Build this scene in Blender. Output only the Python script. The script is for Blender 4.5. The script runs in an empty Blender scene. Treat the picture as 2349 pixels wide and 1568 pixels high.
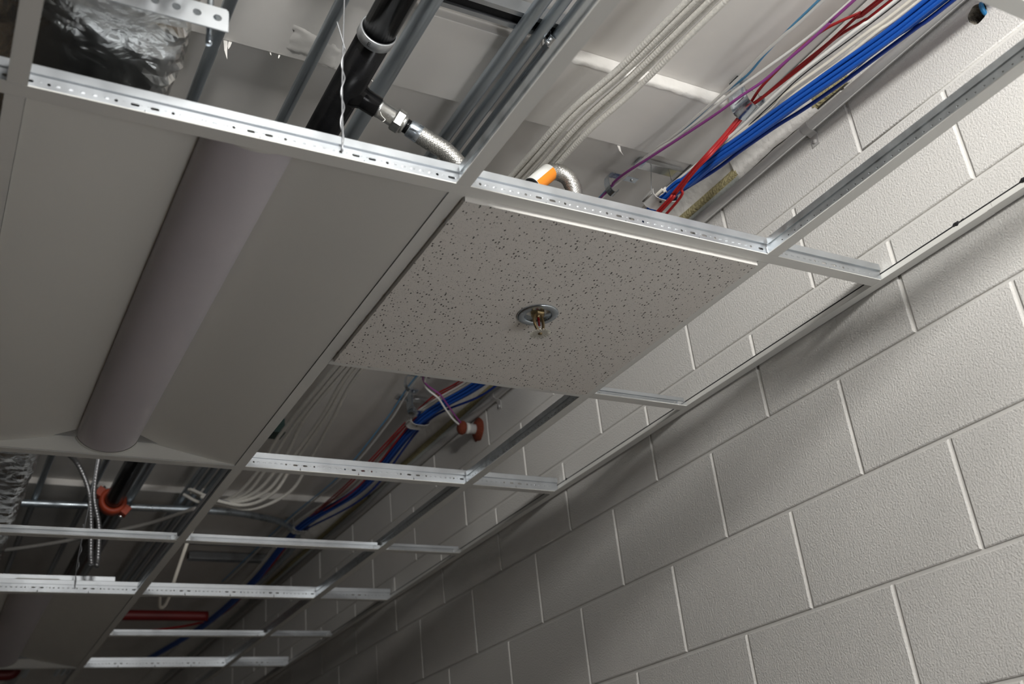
import bpy, math, random
import numpy as np
from mathutils import Vector, Matrix, noise
from mathutils.geometry import tessellate_polygon

random.seed(7)
S = bpy.context.scene
COL = S.collection

# ------------------------------------------------------------------ camera
cam = bpy.data.objects.new('camera', bpy.data.cameras.new('camera'))
COL.objects.link(cam)
cam.matrix_world = Matrix((
    (0.87541, -0.134365, -0.46433, -0.63123),
    (-0.473041, -0.435753, -0.765736, -1.14244),
    (-0.099445, 0.889981, -0.445023, -0.912311),
    (0, 0, 0, 1)))
cam.data.sensor_fit = 'HORIZONTAL'
cam.data.sensor_width = 36.0
cam.data.lens = 36.7685
cam.data.clip_start = 0.01
cam.data.dof.use_dof = True
cam.data.dof.focus_distance = 2.05
cam.data.dof.aperture_fstop = 4.8
S.camera = cam

# ------------------------------------------------------------------ world, lights, exposure
world = bpy.data.worlds.new('world'); S.world = world
world.use_nodes = True
bg = world.node_tree.nodes['Background']
bg.inputs[0].default_value = (0.86, 0.92, 1.0, 1)
bg.inputs[1].default_value = 0.010

def area_light(name, loc, target, size, size_y, power, colour):
    d = bpy.data.lights.new(name, 'AREA'); d.shape = 'RECTANGLE'
    d.size, d.size_y, d.energy, d.color = size, size_y, power, colour
    o = bpy.data.objects.new(name, d); COL.objects.link(o)
    o.location = loc
    o.rotation_euler = (Vector(target) - Vector(loc)).to_track_quat('-Z', 'Y').to_euler()
    return o
# work lamp standing in the open plenum behind the photographer
area_light('work_lamp', (-0.38, -1.80, 0.23), (0.18, -0.65, 1.00), 0.30, 0.30, 57, (1.0, 0.985, 0.955))
# small drop light clipped up under the deck nearer the wall
area_light('drop_light', (0.15, -1.25, 0.495), (0.95, 0.70, 0.60), 0.12, 0.07, 2.2, (1.0, 0.985, 0.955))
# unseen fill light, added below the grid to brighten the undersides
area_light('fill_light', (0.58, -1.65, -1.55), (0.1, 0.2, 0.0), 0.5, 0.9, 10.5, (0.97, 0.98, 1.0))

S.view_settings.view_transform = 'Standard'
S.view_settings.look = 'None'
S.view_settings.gamma = 1.0
S.view_settings.use_curve_mapping = False
S.view_settings.exposure = 0.0

# ------------------------------------------------------------------ materials
def mat(name, col, rough=0.5, metal=0.0, var=0.0, vscale=20.0, bump=0.0, bscale=200.0, bdist=0.002,
        stretch=(1, 1, 1), rvar=0.0, spec=0.5, coat=0.0, detail=3.0):
    m = bpy.data.materials.new(name); m.use_nodes = True
    nt = m.node_tree; N = nt.nodes; L = nt.links
    b = N['Principled BSDF']
    b.inputs['Base Color'].default_value = (*col, 1)
    b.inputs['Roughness'].default_value = rough
    b.inputs['Metallic'].default_value = metal
    b.inputs['Specular IOR Level'].default_value = spec
    if coat: b.inputs['Coat Weight'].default_value = coat
    geo = N.new('ShaderNodeNewGeometry')
    mp = N.new('ShaderNodeMapping'); mp.inputs['Scale'].default_value = stretch
    L.new(geo.outputs['Position'], mp.inputs['Vector'])
    if var or rvar:
        n = N.new('ShaderNodeTexNoise'); n.inputs['Scale'].default_value = vscale; n.inputs['Detail'].default_value = 4
        L.new(mp.outputs[0], n.inputs['Vector'])
    if var:
        r = N.new('ShaderNodeMapRange'); r.inputs[1].default_value = .25; r.inputs[2].default_value = .75
        r.inputs[3].default_value = 1 - var; r.inputs[4].default_value = 1 + var
        L.new(n.outputs['Fac'], r.inputs[0])
        mx = N.new('ShaderNodeMix'); mx.data_type = 'RGBA'; mx.blend_type = 'MULTIPLY'; mx.inputs[0].default_value = 1
        mx.inputs[6].default_value = (*col, 1)
        L.new(r.outputs[0], mx.inputs[7]); L.new(mx.outputs[2], b.inputs['Base Color'])
    if rvar:
        r2 = N.new('ShaderNodeMapRange'); r2.inputs[1].default_value = .3; r2.inputs[2].default_value = .7
        r2.inputs[3].default_value = max(.03, rough - rvar); r2.inputs[4].default_value = rough + rvar
        L.new(n.outputs['Fac'], r2.inputs[0]); L.new(r2.outputs[0], b.inputs['Roughness'])
    if bump:
        n2 = N.new('ShaderNodeTexNoise'); n2.inputs['Scale'].default_value = bscale; n2.inputs['Detail'].default_value = detail
        L.new(mp.outputs[0], n2.inputs['Vector'])
        bp = N.new('ShaderNodeBump'); bp.inputs['Strength'].default_value = bump; bp.inputs['Distance'].default_value = bdist
        L.new(n2.outputs['Fac'], bp.inputs['Height']); L.new(bp.outputs[0], b.inputs['Normal'])
    return m

M = {}
M['block'] = mat('painted_block', (.70, .685, .655), .55, var=.04, vscale=3, bump=.6, bscale=250, bdist=.0026, detail=2.0, spec=.35)
M['mortar'] = mat('painted_mortar', (.72, .705, .675), .5, bump=.3, bscale=60, bdist=.002, spec=.4)
M['hole'] = mat('broken_concrete', (.30, .27, .22), .95, var=.5, vscale=160, bump=1, bscale=200, bdist=.004)
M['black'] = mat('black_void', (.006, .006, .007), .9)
M['deck'] = mat('deck_paint', (.80, .775, .74), .72, var=.05, vscale=6, bump=.12, bscale=40, bdist=.002, spec=.3)
M['compound'] = mat('joint_compound', (.82, .80, .76), .8, var=.05, vscale=40, bump=.6, bscale=60, bdist=.004)
M['foam'] = mat('yellow_foam', (.42, .37, .20), .9, var=.35, vscale=140, bump=1, bscale=180, bdist=.005)
M['tape'] = mat('grey_tape', (.50, .53, .50), .7, var=.15, vscale=150)
M['white'] = mat('white_enamel', (.72, .715, .68), .52, var=.015, vscale=4, spec=.28)
M['galv'] = mat('galvanised_bright', (.56, .585, .61), .42, 1.0, var=.05, vscale=22, rvar=.05, bump=.03, bscale=40, bdist=.001)
M['galvcross'] = mat('galvanised_cross', (.66, .69, .71), .38, 1.0, var=.12, vscale=60, rvar=.08)
M['emt'] = mat('galvanised_conduit', (.46, .51, .55), .36, .9, var=.28, vscale=30, stretch=(1, .12, 1), rvar=.12)
M['chrome'] = mat('bright_steel', (.80, .82, .84), .16, 1.0, var=.06, vscale=50)
M['steel'] = mat('dull_steel', (.62, .62, .60), .32, 1.0, var=.14, vscale=90, rvar=.08)
M['flex'] = mat('flex_steel', (.34, .34, .35), .42, .9, var=.1, vscale=60)
M['c_dull'] = mat('dull_grey_cable', (.24, .23, .215), .6)
M['zinc'] = mat('zinc_plate', (.62, .68, .74), .24, 1.0, var=.18, vscale=60, rvar=.08)
M['wire'] = mat('galvanised_wire', (.42, .43, .45), .42, .8)
M['braid'] = mat('braided_steel', (.50, .49, .465), .42, 1.0, var=.10, vscale=300)
M['core'] = mat('hose_core', (.05, .05, .045), .7)
M['pipe'] = mat('black_steel_pipe', (.005, .005, .0055), .20, var=.4, vscale=25, spec=.2, rvar=.06)
M['lens'] = mat('lamp_lens', (.57, .54, .57), .38, var=.01, spec=.4)
M['troffer'] = mat('lamp_enamel', (.70, .695, .655), .5, spec=.35)
M['orange'] = mat('orange_label', (.90, .28, .02), .45)
M['paper'] = mat('white_label', (.80, .80, .76), .4)
M['ringpaint'] = mat('zinc_ring', (.62, .64, .66), .34, .85, var=.06, vscale=60)
M['rubber'] = mat('red_orange_enamel', (.36, .05, .018), .5, var=.1, vscale=80)
M['brown'] = mat('firestop_putty', (.20, .040, .016), .8, var=.2, vscale=200, bump=.8, bscale=200, bdist=.004)
M['brass'] = mat('sprinkler_brass', (.38, .29, .16), .35, .9, var=.2, vscale=200)
M['deflector'] = mat('deflector_bronze', (.62, .60, .53), .45, .55, var=.1, vscale=200)
M['bulb'] = mat('red_glass_bulb', (.22, .004, .006), .12, spec=.7)
M['caulk'] = mat('black_caulk', (.015, .015, .017), .5, bump=.5, bscale=300)
M['wallpipe'] = mat('painted_conduit', (.48, .47, .455), .45, var=.03, vscale=10)
M['c_mc'] = mat('ivory_cable', (.68, .66, .61), .5, var=.16, vscale=230)
M['c_grey'] = mat('slate_cable', (.16, .17, .20), .5)
M['c_white'] = mat('white_cable', (.74, .73, .70), .45)
M['c_cream'] = mat('cream_cable', (.72, .68, .60), .45)
M['c_blue'] = mat('blue_cable', (.008, .085, .42), .38)
M['c_navy'] = mat('dark_blue_cable', (.006, .035, .24), .38)
M['c_red'] = mat('red_cable', (.36, .014, .016), .42)
M['c_purple'] = mat('purple_cable', (.24, .05, .22), .42)
M['c_sky'] = mat('light_blue_cable', (.12, .36, .62), .42)
M['c_teal'] = mat('teal_cable', (.02, .19, .42), .45)
M['red_pipe'] = mat('red_pipe', (.13, .006, .006), .45)
M['dark'] = mat('dark_green_steel', (.02, .05, .045), .5)

# foil facing: crumpled mirror
def foil_material():
    m = mat('foil_facing', (.86, .85, .82), .22, 1.0, rvar=.05, vscale=20)
    nt = m.node_tree; N = nt.nodes; L = nt.links; b = N['Principled BSDF']
    geo = N.new('ShaderNodeNewGeometry')
    v = N.new('ShaderNodeTexVoronoi'); v.inputs['Scale'].default_value = 26; v.feature = 'SMOOTH_F1'
    n = N.new('ShaderNodeTexNoise'); n.inputs['Scale'].default_value = 16; n.inputs['Detail'].default_value = 5; n.inputs['Distortion'].default_value = 1.2
    L.new(geo.outputs['Position'], v.inputs['Vector']); L.new(geo.outputs['Position'], n.inputs['Vector'])
    a = N.new('ShaderNodeMath'); a.operation = 'ADD'
    L.new(v.outputs['Distance'], a.inputs[0]); L.new(n.outputs['Fac'], a.inputs[1])
    bp = N.new('ShaderNodeBump'); bp.inputs['Strength'].default_value = .40; bp.inputs['Distance'].default_value = .010
    L.new(a.outputs[0], bp.inputs['Height']); L.new(bp.outputs[0], b.inputs['Normal'])
    return m
M['foil'] = foil_material()

# mineral fibre tile: fissures and pinholes
def tile_material():
    m = mat('mineral_fibre', (.74, .71, .665), .9, spec=.15)
    nt = m.node_tree; N = nt.nodes; L = nt.links; b = N['Principled BSDF']
    geo = N.new('ShaderNodeNewGeometry')
    def specks(scale, stretch, rot, size, keep, seed):
        mp = N.new('ShaderNodeMapping'); mp.inputs['Scale'].default_value = stretch; mp.inputs['Rotation'].default_value = (0, 0, rot)
        mp.inputs['Location'].default_value = (seed, seed * .7, 0)
        nz = N.new('ShaderNodeTexNoise'); nz.inputs['Scale'].default_value = 260; nz.inputs['Detail'].default_value = 2
        L.new(geo.outputs['Position'], nz.inputs['Vector'])
        ad = N.new('ShaderNodeVectorMath'); ad.operation = 'MULTIPLY_ADD'
        ad.inputs[1].default_value = (.0022, .0022, 0)
        L.new(nz.outputs['Color'], ad.inputs[0]); L.new(geo.outputs['Position'], ad.inputs[2])
        L.new(ad.outputs[0], mp.inputs['Vector'])
        v = N.new('ShaderNodeTexVoronoi'); v.voronoi_dimensions = '2D'; v.inputs['Scale'].default_value = scale
        L.new(mp.outputs[0], v.inputs['Vector'])
        sep = N.new('ShaderNodeSeparateColor'); L.new(v.outputs['Color'], sep.inputs[0])
        k = N.new('ShaderNodeMapRange')                      # radius per cell, only some cells marked
        k.inputs[1].default_value = 1 - keep; k.inputs[2].default_value = 1.0
        k.inputs[3].default_value = 0; k.inputs[4].default_value = size
        L.new(sep.outputs[0], k.inputs[0])
        lt = N.new('ShaderNodeMath'); lt.operation = 'LESS_THAN'
        L.new(v.outputs['Distance'], lt.inputs[0]); L.new(k.outputs[0], lt.inputs[1])
        return lt
    a = specks(185, (1, .62, 1), .35, .30, .42, 0.0)
    c = specks(420, (1, .8, 1), .2, .28, .50, 3.1)
    ma = N.new('ShaderNodeMath'); ma.operation = 'MULTIPLY'; ma.inputs[1].default_value = .55
    L.new(c.outputs[0], ma.inputs[0])
    mxv = N.new('ShaderNodeMath'); mxv.operation = 'MAXIMUM'
    L.new(a.outputs[0], mxv.inputs[0]); L.new(ma.outputs[0], mxv.inputs[1])
    mx = N.new('ShaderNodeMix'); mx.data_type = 'RGBA'
    mx.inputs[6].default_value = (.74, .71, .665, 1); mx.inputs[7].default_value = (.10, .094, .085, 1)
    L.new(mxv.outputs[0], mx.inputs[0]); L.new(mx.outputs[2], b.inputs['Base Color'])
    return m
M['tile'] = tile_material()
M['tile_edge'] = mat('mineral_fibre_edge', (.80, .78, .74), .9, bump=.5, bscale=260, bdist=.002)

# ------------------------------------------------------------------ mesh helpers
class MB:
    def __init__(s): s.v = []; s.f = []; s.sm = []
    def add(s, vs, fs, smooth=False):
        o = len(s.v); s.v += [tuple(p) for p in vs]
        for f in fs: s.f.append(tuple(i + o for i in f)); s.sm.append(smooth)
        return s
    def box(s, x0, x1, y0, y1, z0, z1):
        vs = [(x, y, z) for x in (x0, x1) for y in (y0, y1) for z in (z0, z1)]
        return s.add(vs, [(0, 1, 3, 2), (4, 6, 7, 5), (0, 4, 5, 1), (2, 3, 7, 6), (0, 2, 6, 4), (1, 5, 7, 3)])
    def prism(s, prof, axis, a, b, closed=True, smooth=False):
        # prof: 2D points in the plane across `axis`; swept from a to b
        def P(u, w, t): return {'x': (t, u, w), 'y': (u, t, w), 'z': (u, w, t)}[axis]
        n = len(prof)
        vs = [P(u, w, a) for u, w in prof] + [P(u, w, b) for u, w in prof]
        fs = [(i, (i + 1) % n, n + (i + 1) % n, n + i) for i in range(n if closed else n - 1)]
        s.add(vs, fs, smooth)
        if closed:
            tri = tessellate_polygon([[Vector((u, w, 0)) for u, w in prof]])
            o = len(s.v) - 2 * n
            for t in tri:
                s.f.append(tuple(o + i for i in t)); s.sm.append(False)
                s.f.append(tuple(o + n + i for i in reversed(t))); s.sm.append(False)
        return s
    def lathe(s, prof, origin, axis, seg=24, closed=False, smooth=True):
        # prof: (radius, distance along axis)
        ax = Vector(axis).normalized(); q = ax.to_track_quat('Z', 'Y'); o = Vector(origin)
        n = len(prof); vs = []
        for k in range(seg):
            a = 2 * math.pi * k / seg
            for r, h in prof: vs.append(o + q @ Vector((r * math.cos(a), r * math.sin(a), h)))
        fs = []
        for k in range(seg):
            k2 = (k + 1) % seg
            for i in range(n if closed else n - 1):
                j = (i + 1) % n
                fs.append((k * n + i, k2 * n + i, k2 * n + j, k * n + j))
        return s.add(vs, fs, smooth)
    def tube(s, pts, r, seg=8, cap=True, rf=None, smooth=True):
        P = [Vector(p) for p in pts]; n = len(P)
        T = [(P[min(i + 1, n - 1)] - P[max(i - 1, 0)]).normalized() for i in range(n)]
        u = T[0].orthogonal().normalized(); vs = []
        d = 0.0
        for i in range(n):
            if i: d += (P[i] - P[i - 1]).length
            u = (u - T[i] * u.dot(T[i])).normalized(); w = T[i].cross(u)
            for k in range(seg):
                a = 2 * math.pi * k / seg
                rr = rf(d, a) if rf else r
                vs.append(P[i] + (u * math.cos(a) + w * math.sin(a)) * rr)
        fs = [(i * seg + k, i * seg + (k + 1) % seg, (i + 1) * seg + (k + 1) % seg, (i + 1) * seg + k) for i in range(n - 1) for k in range(seg)]
        if cap: fs += [tuple(range(seg))[::-1], tuple((n - 1) * seg + k for k in range(seg))]
        return s.add(vs, fs, smooth)
    def build(s, name, m, parent=None):
        me = bpy.data.meshes.new(name); me.from_pydata(s.v, [], s.f); me.update()
        me.polygons.foreach_set('use_smooth', s.sm)
        if m: me.materials.append(M[m] if isinstance(m, str) else m)
        o = bpy.data.objects.new(name, me); COL.objects.link(o)
        if parent: o.parent = parent
        return o

def smooth_path(pts, step=0.01):
    P = [Vector(p) for p in pts]; P = [P[0] * 2 - P[1]] + P + [P[-1] * 2 - P[-2]]
    out = []
    for i in range(1, len(P) - 2):
        a, b, c, d = P[i - 1:i + 3]
        k = max(2, int((c - b).length / step))
        for j in range(k):
            t = j / k
            out.append(.5 * ((2 * b) + (c - a) * t + (2 * a - 5 * b + 4 * c - d) * t * t + (3 * b - a - 3 * c + d) * t ** 3))
    out.append(P[-2]); return out

def tag(o, label=None, cat=None, group=None, kind=None):
    if label: o['label'] = label
    if cat: o['category'] = cat
    if group: o['group'] = group
    if kind: o['kind'] = kind
    return o
def thing(name, loc, label, cat, group=None):
    o = bpy.data.objects.new(name, None); COL.objects.link(o); o.location = loc
    o.empty_display_size = .02
    return tag(o, label, cat, group)
def rehome(o, parent):
    # part meshes are modelled in world coordinates: keep them there under a root with an offset
    o.parent = parent; o.location = -Vector(parent.location); return o
def copy_tree(o, parent=None, label=None):
    c = o.copy(); COL.objects.link(c); c.parent = parent
    if label: c['label'] = label
    for ch in o.children: copy_tree(ch, c)
    return c

G = 0.6096            # grid module
WX = 0.900            # face of the block wall
ZLO, ZHI = 0.512, 0.536
FW = 0.012            # half flange

# ================================================================== SETTING
# ---- block wall
def block_mesh():
    b = MB(); hy, hz = .4064 / 2 - .0030, .2032 / 2 - .0030
    rings = [(.014, 0.0), (.0036, .0003), (.0012, .0012), (0.0, .0030)]
    for x, d in rings: b.v += [(x, -hy + d, -hz + d), (x, hy - d, -hz + d), (x, hy - d, hz - d), (x, -hy + d, hz - d)]
    for r in range(3):
        for k in range(4):
            b.f.append((r * 4 + k, r * 4 + 4 + k, r * 4 + 4 + (k + 1) % 4, r * 4 + (k + 1) % 4)); b.sm.append(True)
    b.f.append((12, 15, 14, 13)); b.sm.append(False)
    me = bpy.data.meshes.new('block'); me.from_pydata(b.v, [], b.f); me.update(); me.materials.append(M['block'])
    return me
rows = []   # (z_low, phase)
z = 0.489 - .0; zz = [.489 - .2032 * k for k in range(-1, 9)]
bm_ = block_mesh()
wall = MB()
HOLE = (-.353, .371)
blocks = []
for r, zt in enumerate(zz):
    zb = zt - .2032
    ph = (-.036 if r % 2 == 1 else .165)
    if zb > ZHI: continue
    k = -4
    while True:
        y0 = ph + k * .4064; k += 1
        if y0 > 7.0: break
        if y0 + .4064 < -1.5: continue
        cy, cz = y0 + .2032, (zt + zb) / 2
        blocks.append((cy, cz))
        hit = abs(HOLE[0] - cy) < .2 and abs(HOLE[1] - cz) < .1
        if not hit:
            wall.add([(WX + .0044, y0, zb), (WX + .0044, y0 + .4064, zb), (WX + .0044, y0 + .4064, zt), (WX + .0044, y0, zt)], [(0, 3, 2, 1)])
        else:
            for (ya, yb, za, zc) in ((y0, y0 + .012, zb, zt), (y0 + .3944, y0 + .4064, zb, zt), (y0 + .012, y0 + .3944, zb, zb + .012), (y0 + .012, y0 + .3944, zt - .012, zt)):
                wall.add([(WX + .0044, ya, za), (WX + .0044, yb, za), (WX + .0044, yb, zc), (WX + .0044, ya, zc)], [(0, 3, 2, 1)])
wall.box(WX + .16, WX + .2, -1.7, 7.4, -2.6, .75); wall.box(WX, WX + .16, -1.7, 7.4, -2.6, -1.36)
wr = tag(wall.build('wall_right', 'mortar'), 'white painted concrete block wall', 'wall', kind='structure')
for cy, cz in blocks:
    if abs(HOLE[0] - cy) < .2 and abs(HOLE[1] - cz) < .1:
        b = MB(); hy, hz = .4064 / 2 - .0030, .2032 / 2 - .0030
        rings = [(.014, 0.0), (.0036, .0003), (.0012, .0012), (0.0, .0030)]
        for x, d in rings: b.v += [(WX + x, cy - hy + d, cz - hz + d), (WX + x, cy + hy - d, cz - hz + d), (WX + x, cy + hy - d, cz + hz - d), (WX + x, cy - hy + d, cz + hz - d)]
        for q in range(3):
            for k in range(4): b.f.append((q * 4 + k, q * 4 + 4 + k, q * 4 + 4 + (k + 1) % 4, q * 4 + (k + 1) % 4)); b.sm.append(True)
        loop = []
        for k in range(28):
            a = 2 * math.pi * k / 28; rr = .0185 * (1 + .16 * noise.noise(Vector((math.cos(a) * 1.7, math.sin(a) * 1.7, 3))))
            loop.append((HOLE[0] + rr * 1.05 * math.cos(a), HOLE[1] + rr * math.sin(a)))
        outer = [(b.v[12 + k][1], b.v[12 + k][2]) for k in range(4)]
        tri = tessellate_polygon([[Vector((u, w, 0)) for u, w in outer], [Vector((u, w, 0)) for u, w in loop]])
        allp = outer + loop
        b.add([(WX, u, w) for u, w in allp], [t for t in tri])
        o = b.build('block', 'block', wr)
        hb = MB()
        for d, s_ in ((0, 1), (.006, .93), (.02, .86), (.06, .8)):
            hb.v += [(WX + d, HOLE[0] + (u - HOLE[0]) * s_ * (1 + .08 * random.uniform(-1, 1)), HOLE[1] + (w - HOLE[1]) * s_) for u, w in loop]
        for q in range(3):
            for k in range(28): hb.f.append((q * 28 + k, q * 28 + (k + 1) % 28, q * 28 + 28 + (k + 1) % 28, q * 28 + 28 + k)); hb.sm.append(False)
        hb.f.append(tuple(84 + k for k in range(28))); hb.sm.append(False)
        tag(hb.build('drilled_hole', 'hole', o), 'rough dark drilled hole')
        continue
    o = bpy.data.objects.new('block', bm_); COL.objects.link(o); o.parent = wr
    o.location = (WX + random.uniform(-.0006, .0006), cy, cz)

# ---- deck above (painted panels with a lowered rib)
ribs = [(.155, .362), (2.86, 3.07)]
edges = [-4.0] + [e for r in ribs for e in r] + [7.4]
ceil = MB()
for i in range(0, len(edges), 2):
    ceil.box(-4, WX + .1, edges[i] - .01, edges[i + 1] + .01, ZHI, ZHI + .08)
ce = tag(ceil.build('ceiling', 'deck'), 'grey painted deck above the ceiling grid', 'ceiling', kind='structure')
for i, (a, b_) in enumerate(ribs):
    rb = MB(); c = .0015
    rb.prism([(a + c, ZLO), (b_ - c, ZLO), (b_, ZLO + c), (b_, ZHI + .04), (a, ZHI + .04), (a, ZLO + c)], 'x', -4, WX + .1)
    rb.build('deck_rib', 'deck', ce)
# white joint compound along the near face of the first rib, lumpy
st = MB(); n = 90; vs = []
for i in range(n):
    x = .30 + (WX - .30) * i / (n - 1)
    w = .0015 * noise.noise(Vector((x * 30, 0, 0)))
    for (yy, zz_) in ((.150 + w, ZHI - .0005), (.1525 + w, ZHI - .008), (.1535 + w * .5, ZLO + .004 + w), (.157, ZLO - .0012 + w * .6), (.166 + 3 * w, ZLO - .0004)): vs.append((x, yy, zz_))
fs = [(i * 5 + k, i * 5 + k + 1, i * 5 + 6 + k, i * 5 + 5 + k) for i in range(n - 1) for k in range(4)]
st.add(vs, fs, True); st.build('compound_strip', 'compound', ce)
# trowelled smear of compound on the rib
sm = MB(); nx, ny = 26, 14; vs = []
for i in range(nx):
    for j in range(ny):
        u, w = i / (nx - 1), j / (ny - 1)
        x, y = -.168 + .115 * u, .285 + .072 * w + .03 * (u - .5)
        e = min(u, 1 - u, w, 1 - w) * 5
        h = max(0, min(1, e + .9 * noise.noise(Vector((x * 60, y * 60, 1))))) * (.0006 + .0012 * abs(math.sin((y + .35 * x) * 520)))
        if e < .25 + .5 * noise.noise(Vector((x * 45, y * 45, 7))): h = -.0008
        vs.append((x, min(y, .360), ZLO - h))
sm.add(vs, [(i * ny + j, (i + 1) * ny + j, (i + 1) * ny + j + 1, i * ny + j + 1) for i in range(nx - 1) for j in range(ny - 1)], True)
sm.build('compound_smear', 'deck', ce)
# torn paper slivers hanging at the rib edge
for (x, ln, dx) in ((-.272, .045, .004), (-.262, .020, -.004), (-.185, .008, .006), (-.166, .010, -.003), (.02, .008, .014), (.615, .026, .010), (.30, .005, .012), (.24, .005, .01), (.70, .006, .012)):
    f = MB(); w = min(.008, ln * .35)
    f.add([(x, .3625, ZLO + .003), (x + w, .3625, ZLO + .003), (x + w * .8 + dx * .5, .365, ZLO - ln * .5), (x + w * .1 + dx * .5, .364, ZLO - ln * .5), (x + w * .5 + dx, .362, ZLO - ln)],
          [(0, 1, 2, 3), (3, 2, 4)])
    f.add([(x, .3632, ZLO + .003), (x + w, .3632, ZLO + .003), (x + w * .8 + dx * .5, .3657, ZLO - ln * .5), (x + w * .1 + dx * .5, .3647, ZLO - ln * .5)], [(3, 2, 1, 0)])
    f.build('paper_sliver', 'compound', ce)

# wide bead where deck and wall meet
def bead(name, m, prof, amp, kind_label, y0=-1.5, y1=7.0, step=.02, seed=0):
    b = MB(); n = int((y1 - y0) / step); k = len(prof); vs = []
    for i in range(n + 1):
        y = y0 + (y1 - y0) * i / n
        for q, (x, z_) in enumerate(prof):
            d = amp * noise.noise(Vector((y * 9, q * .6, seed))) + amp * .5 * noise.noise(Vector((y * 34, q * .9, seed + 4)))
            edge = 0 if q in (0,) else 1
            vs.append((x - abs(d) * edge, y, z_ - d * edge))
    b.add(vs, [(i * k + q, i * k + q + 1, (i + 1) * k + q + 1, (i + 1) * k + q) for i in range(n) for q in range(k - 1)], True)
    o = b.build(name, m); tag(o, kind_label, 'trim', kind='structure'); return o
bead('trim_1', 'compound', [(.846, ZLO + .02), (.848, ZLO - .003), (.862, ZLO - .010), (.878, ZLO - .022), (.890, ZLO - .036), (.897, ZLO - .050)], .006, 'lumpy white sealant bead between deck and wall')
for k_, (ya_, yb_) in enumerate(((-.07, .035), (.285, .66), (1.25, 2.3), (2.6, 4.2))): bead('trim_%d' % (k_ + 4), 'foam', [(.893, ZLO - .036), (.886, ZLO - .044), (.8845, ZLO - .054), (.8855, ZLO - .062), (.893, ZLO - .066)], .0025, 'yellow foam strip under the sealant along the wall', y0=ya_, y1=yb_, seed=9)
bead('trim_2', 'compound', [(.870, ZLO - .016), (.878, ZLO - .028), (.884, ZLO - .042), (.8865, ZLO - .056), (.8895, ZLO - .066), (.897, ZLO - .070)], .005, 'lower lumpy sealant smear above the wall conduit', y0=.03, y1=.29, seed=21)
bead('trim_3', 'tape', [(.894, ZLO - .062), (.8875, ZLO - .066), (.887, ZLO - .074), (.8885, ZLO - .084), (.896, ZLO - .088)], .0008, 'grey tape strip under the yellow foam along the wall', y0=.285, seed=13)

# far end wall of the plenum and room
fw = MB(); fw.box(-4, WX + .2, 7.4, 7.5, -1.35, .75)
tag(fw.build('wall_back', 'deck'), 'dark far wall closing the room', 'wall', kind='structure')

# floor of the room below, seen only in reflections
fl = MB(); fl.box(-4, WX + .2, -4.5, 7.5, -2.7, -2.6)
M['floor'] = mat('floor_boards', (.28, .23, .18), .6, var=.2, vscale=3)
tag(fl.build('floor', 'floor'), 'brown floor of the room below', 'floor', kind='structure')

# ---- wall angle
def wall_angle(y0, y1, dz, label):
    w = MB()
    w.prism([(.8780, dz), (.8985, dz), (.8985, .0225 + dz), (.8974, .0225 + dz), (.8974, .0011 + dz), (.8780, .0011 + dz)], 'y', y0, y1)
    o = w.build('wall_angle', 'white'); return tag(o, label, 'ceiling grid')
wa1 = wall_angle(-.256, 5.4, 0, 'long white wall angle running along the block wall under the short tees')
wa2 = wall_angle(-1.45, -.2555, .0006, 'white wall angle length at the upper right, overlapping the longer one')
for w_, y0_, y1_ in ((wa1, -.256, 5.4), (wa2, -1.45, -.2555)):
    g_ = MB(); g_.box(.8972, .8999, y0_, y1_, .0226, .0252); tag(g_.build('gap_filler', 'caulk', w_), 'thin black line above the leg')  # thin black strip along the top of the upright leg
for (y, s_, o_) in ((-.182, .62, wa1), (-.196, .34, wa1), (-.325, .72, wa2), (-.340, .45, wa2), (1.172, .5, wa1)):
    c = MB(); seg = []; nu, nv = 10, 8
    for i in range(nu + 1):
        for j in range(nv):
            u = i / nu; a_ = 2 * math.pi * j / nv
            r_ = .0062 * s_ * math.sin(math.pi * min(max(u, .02), .98)) ** .6 * (1 + .75 * noise.noise(Vector((u * 6, math.cos(a_) * 1.5 + y * 30, math.sin(a_) * 1.5))))
            seg.append((WX - .002 + r_ * .8 * math.cos(a_), y + (u - .5) * .030 * s_, .0245 + r_ * math.sin(a_)))
    c.add(seg, [(i * nv + j, i * nv + (j + 1) % nv, (i + 1) * nv + (j + 1) % nv, (i + 1) * nv + j) for i in range(nu) for j in range(nv)], True)
    tag(c.build('caulk_blob', 'caulk', o_), 'black caulk blob')

# ================================================================== CEILING GRID
def web_module():
    """one 6-inch length of punched web: round hole, slot, key slot, slot, round hole"""
    h0, h1 = .0008, .030
    L_ = .1524
    outer = [(-L_ / 2, h0), (L_ / 2, h0), (L_ / 2, h1), (-L_ / 2, h1)]
    loops = []
    def circ(c, zc, r, n=10): return [(c + r * math.cos(2 * math.pi * k / n), zc + r * math.sin(2 * math.pi * k / n)) for k in range(n)]
    def slot(c, zc, hl, r, n=5):
        p = []
        for k in range(n + 1): a = -math.pi / 2 + math.pi * k / n; p.append((c + hl + r * math.cos(a), zc + r * math.sin(a)))
        for k in range(n + 1): a = math.pi / 2 + math.pi * k / n; p.append((c - hl + r * math.cos(a), zc + r * math.sin(a)))
        return p
    zc = .0185
    loops += [circ(-.036, zc, .0023), circ(.036, zc, .0023), slot(-.0125, zc, .0036, .0021), slot(.0125, zc, .0036, .0021)]
    loops += [[(-.0016, .0038), (.0, .0028), (.0018, .0044), (.0018, .0068), (.0008, .0090), (.0004, .0132), (-.0005, .0132), (-.0008, .0090), (-.0018, .0068)]]
    allp = outer + [p for l in loops for p in l]
    tri = tessellate_polygon([[Vector((u, w, 0)) for u, w in l] for l in [outer] + loops])
    return allp, [tuple(t) for t in tri], loops, outer
WM = web_module()

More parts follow.
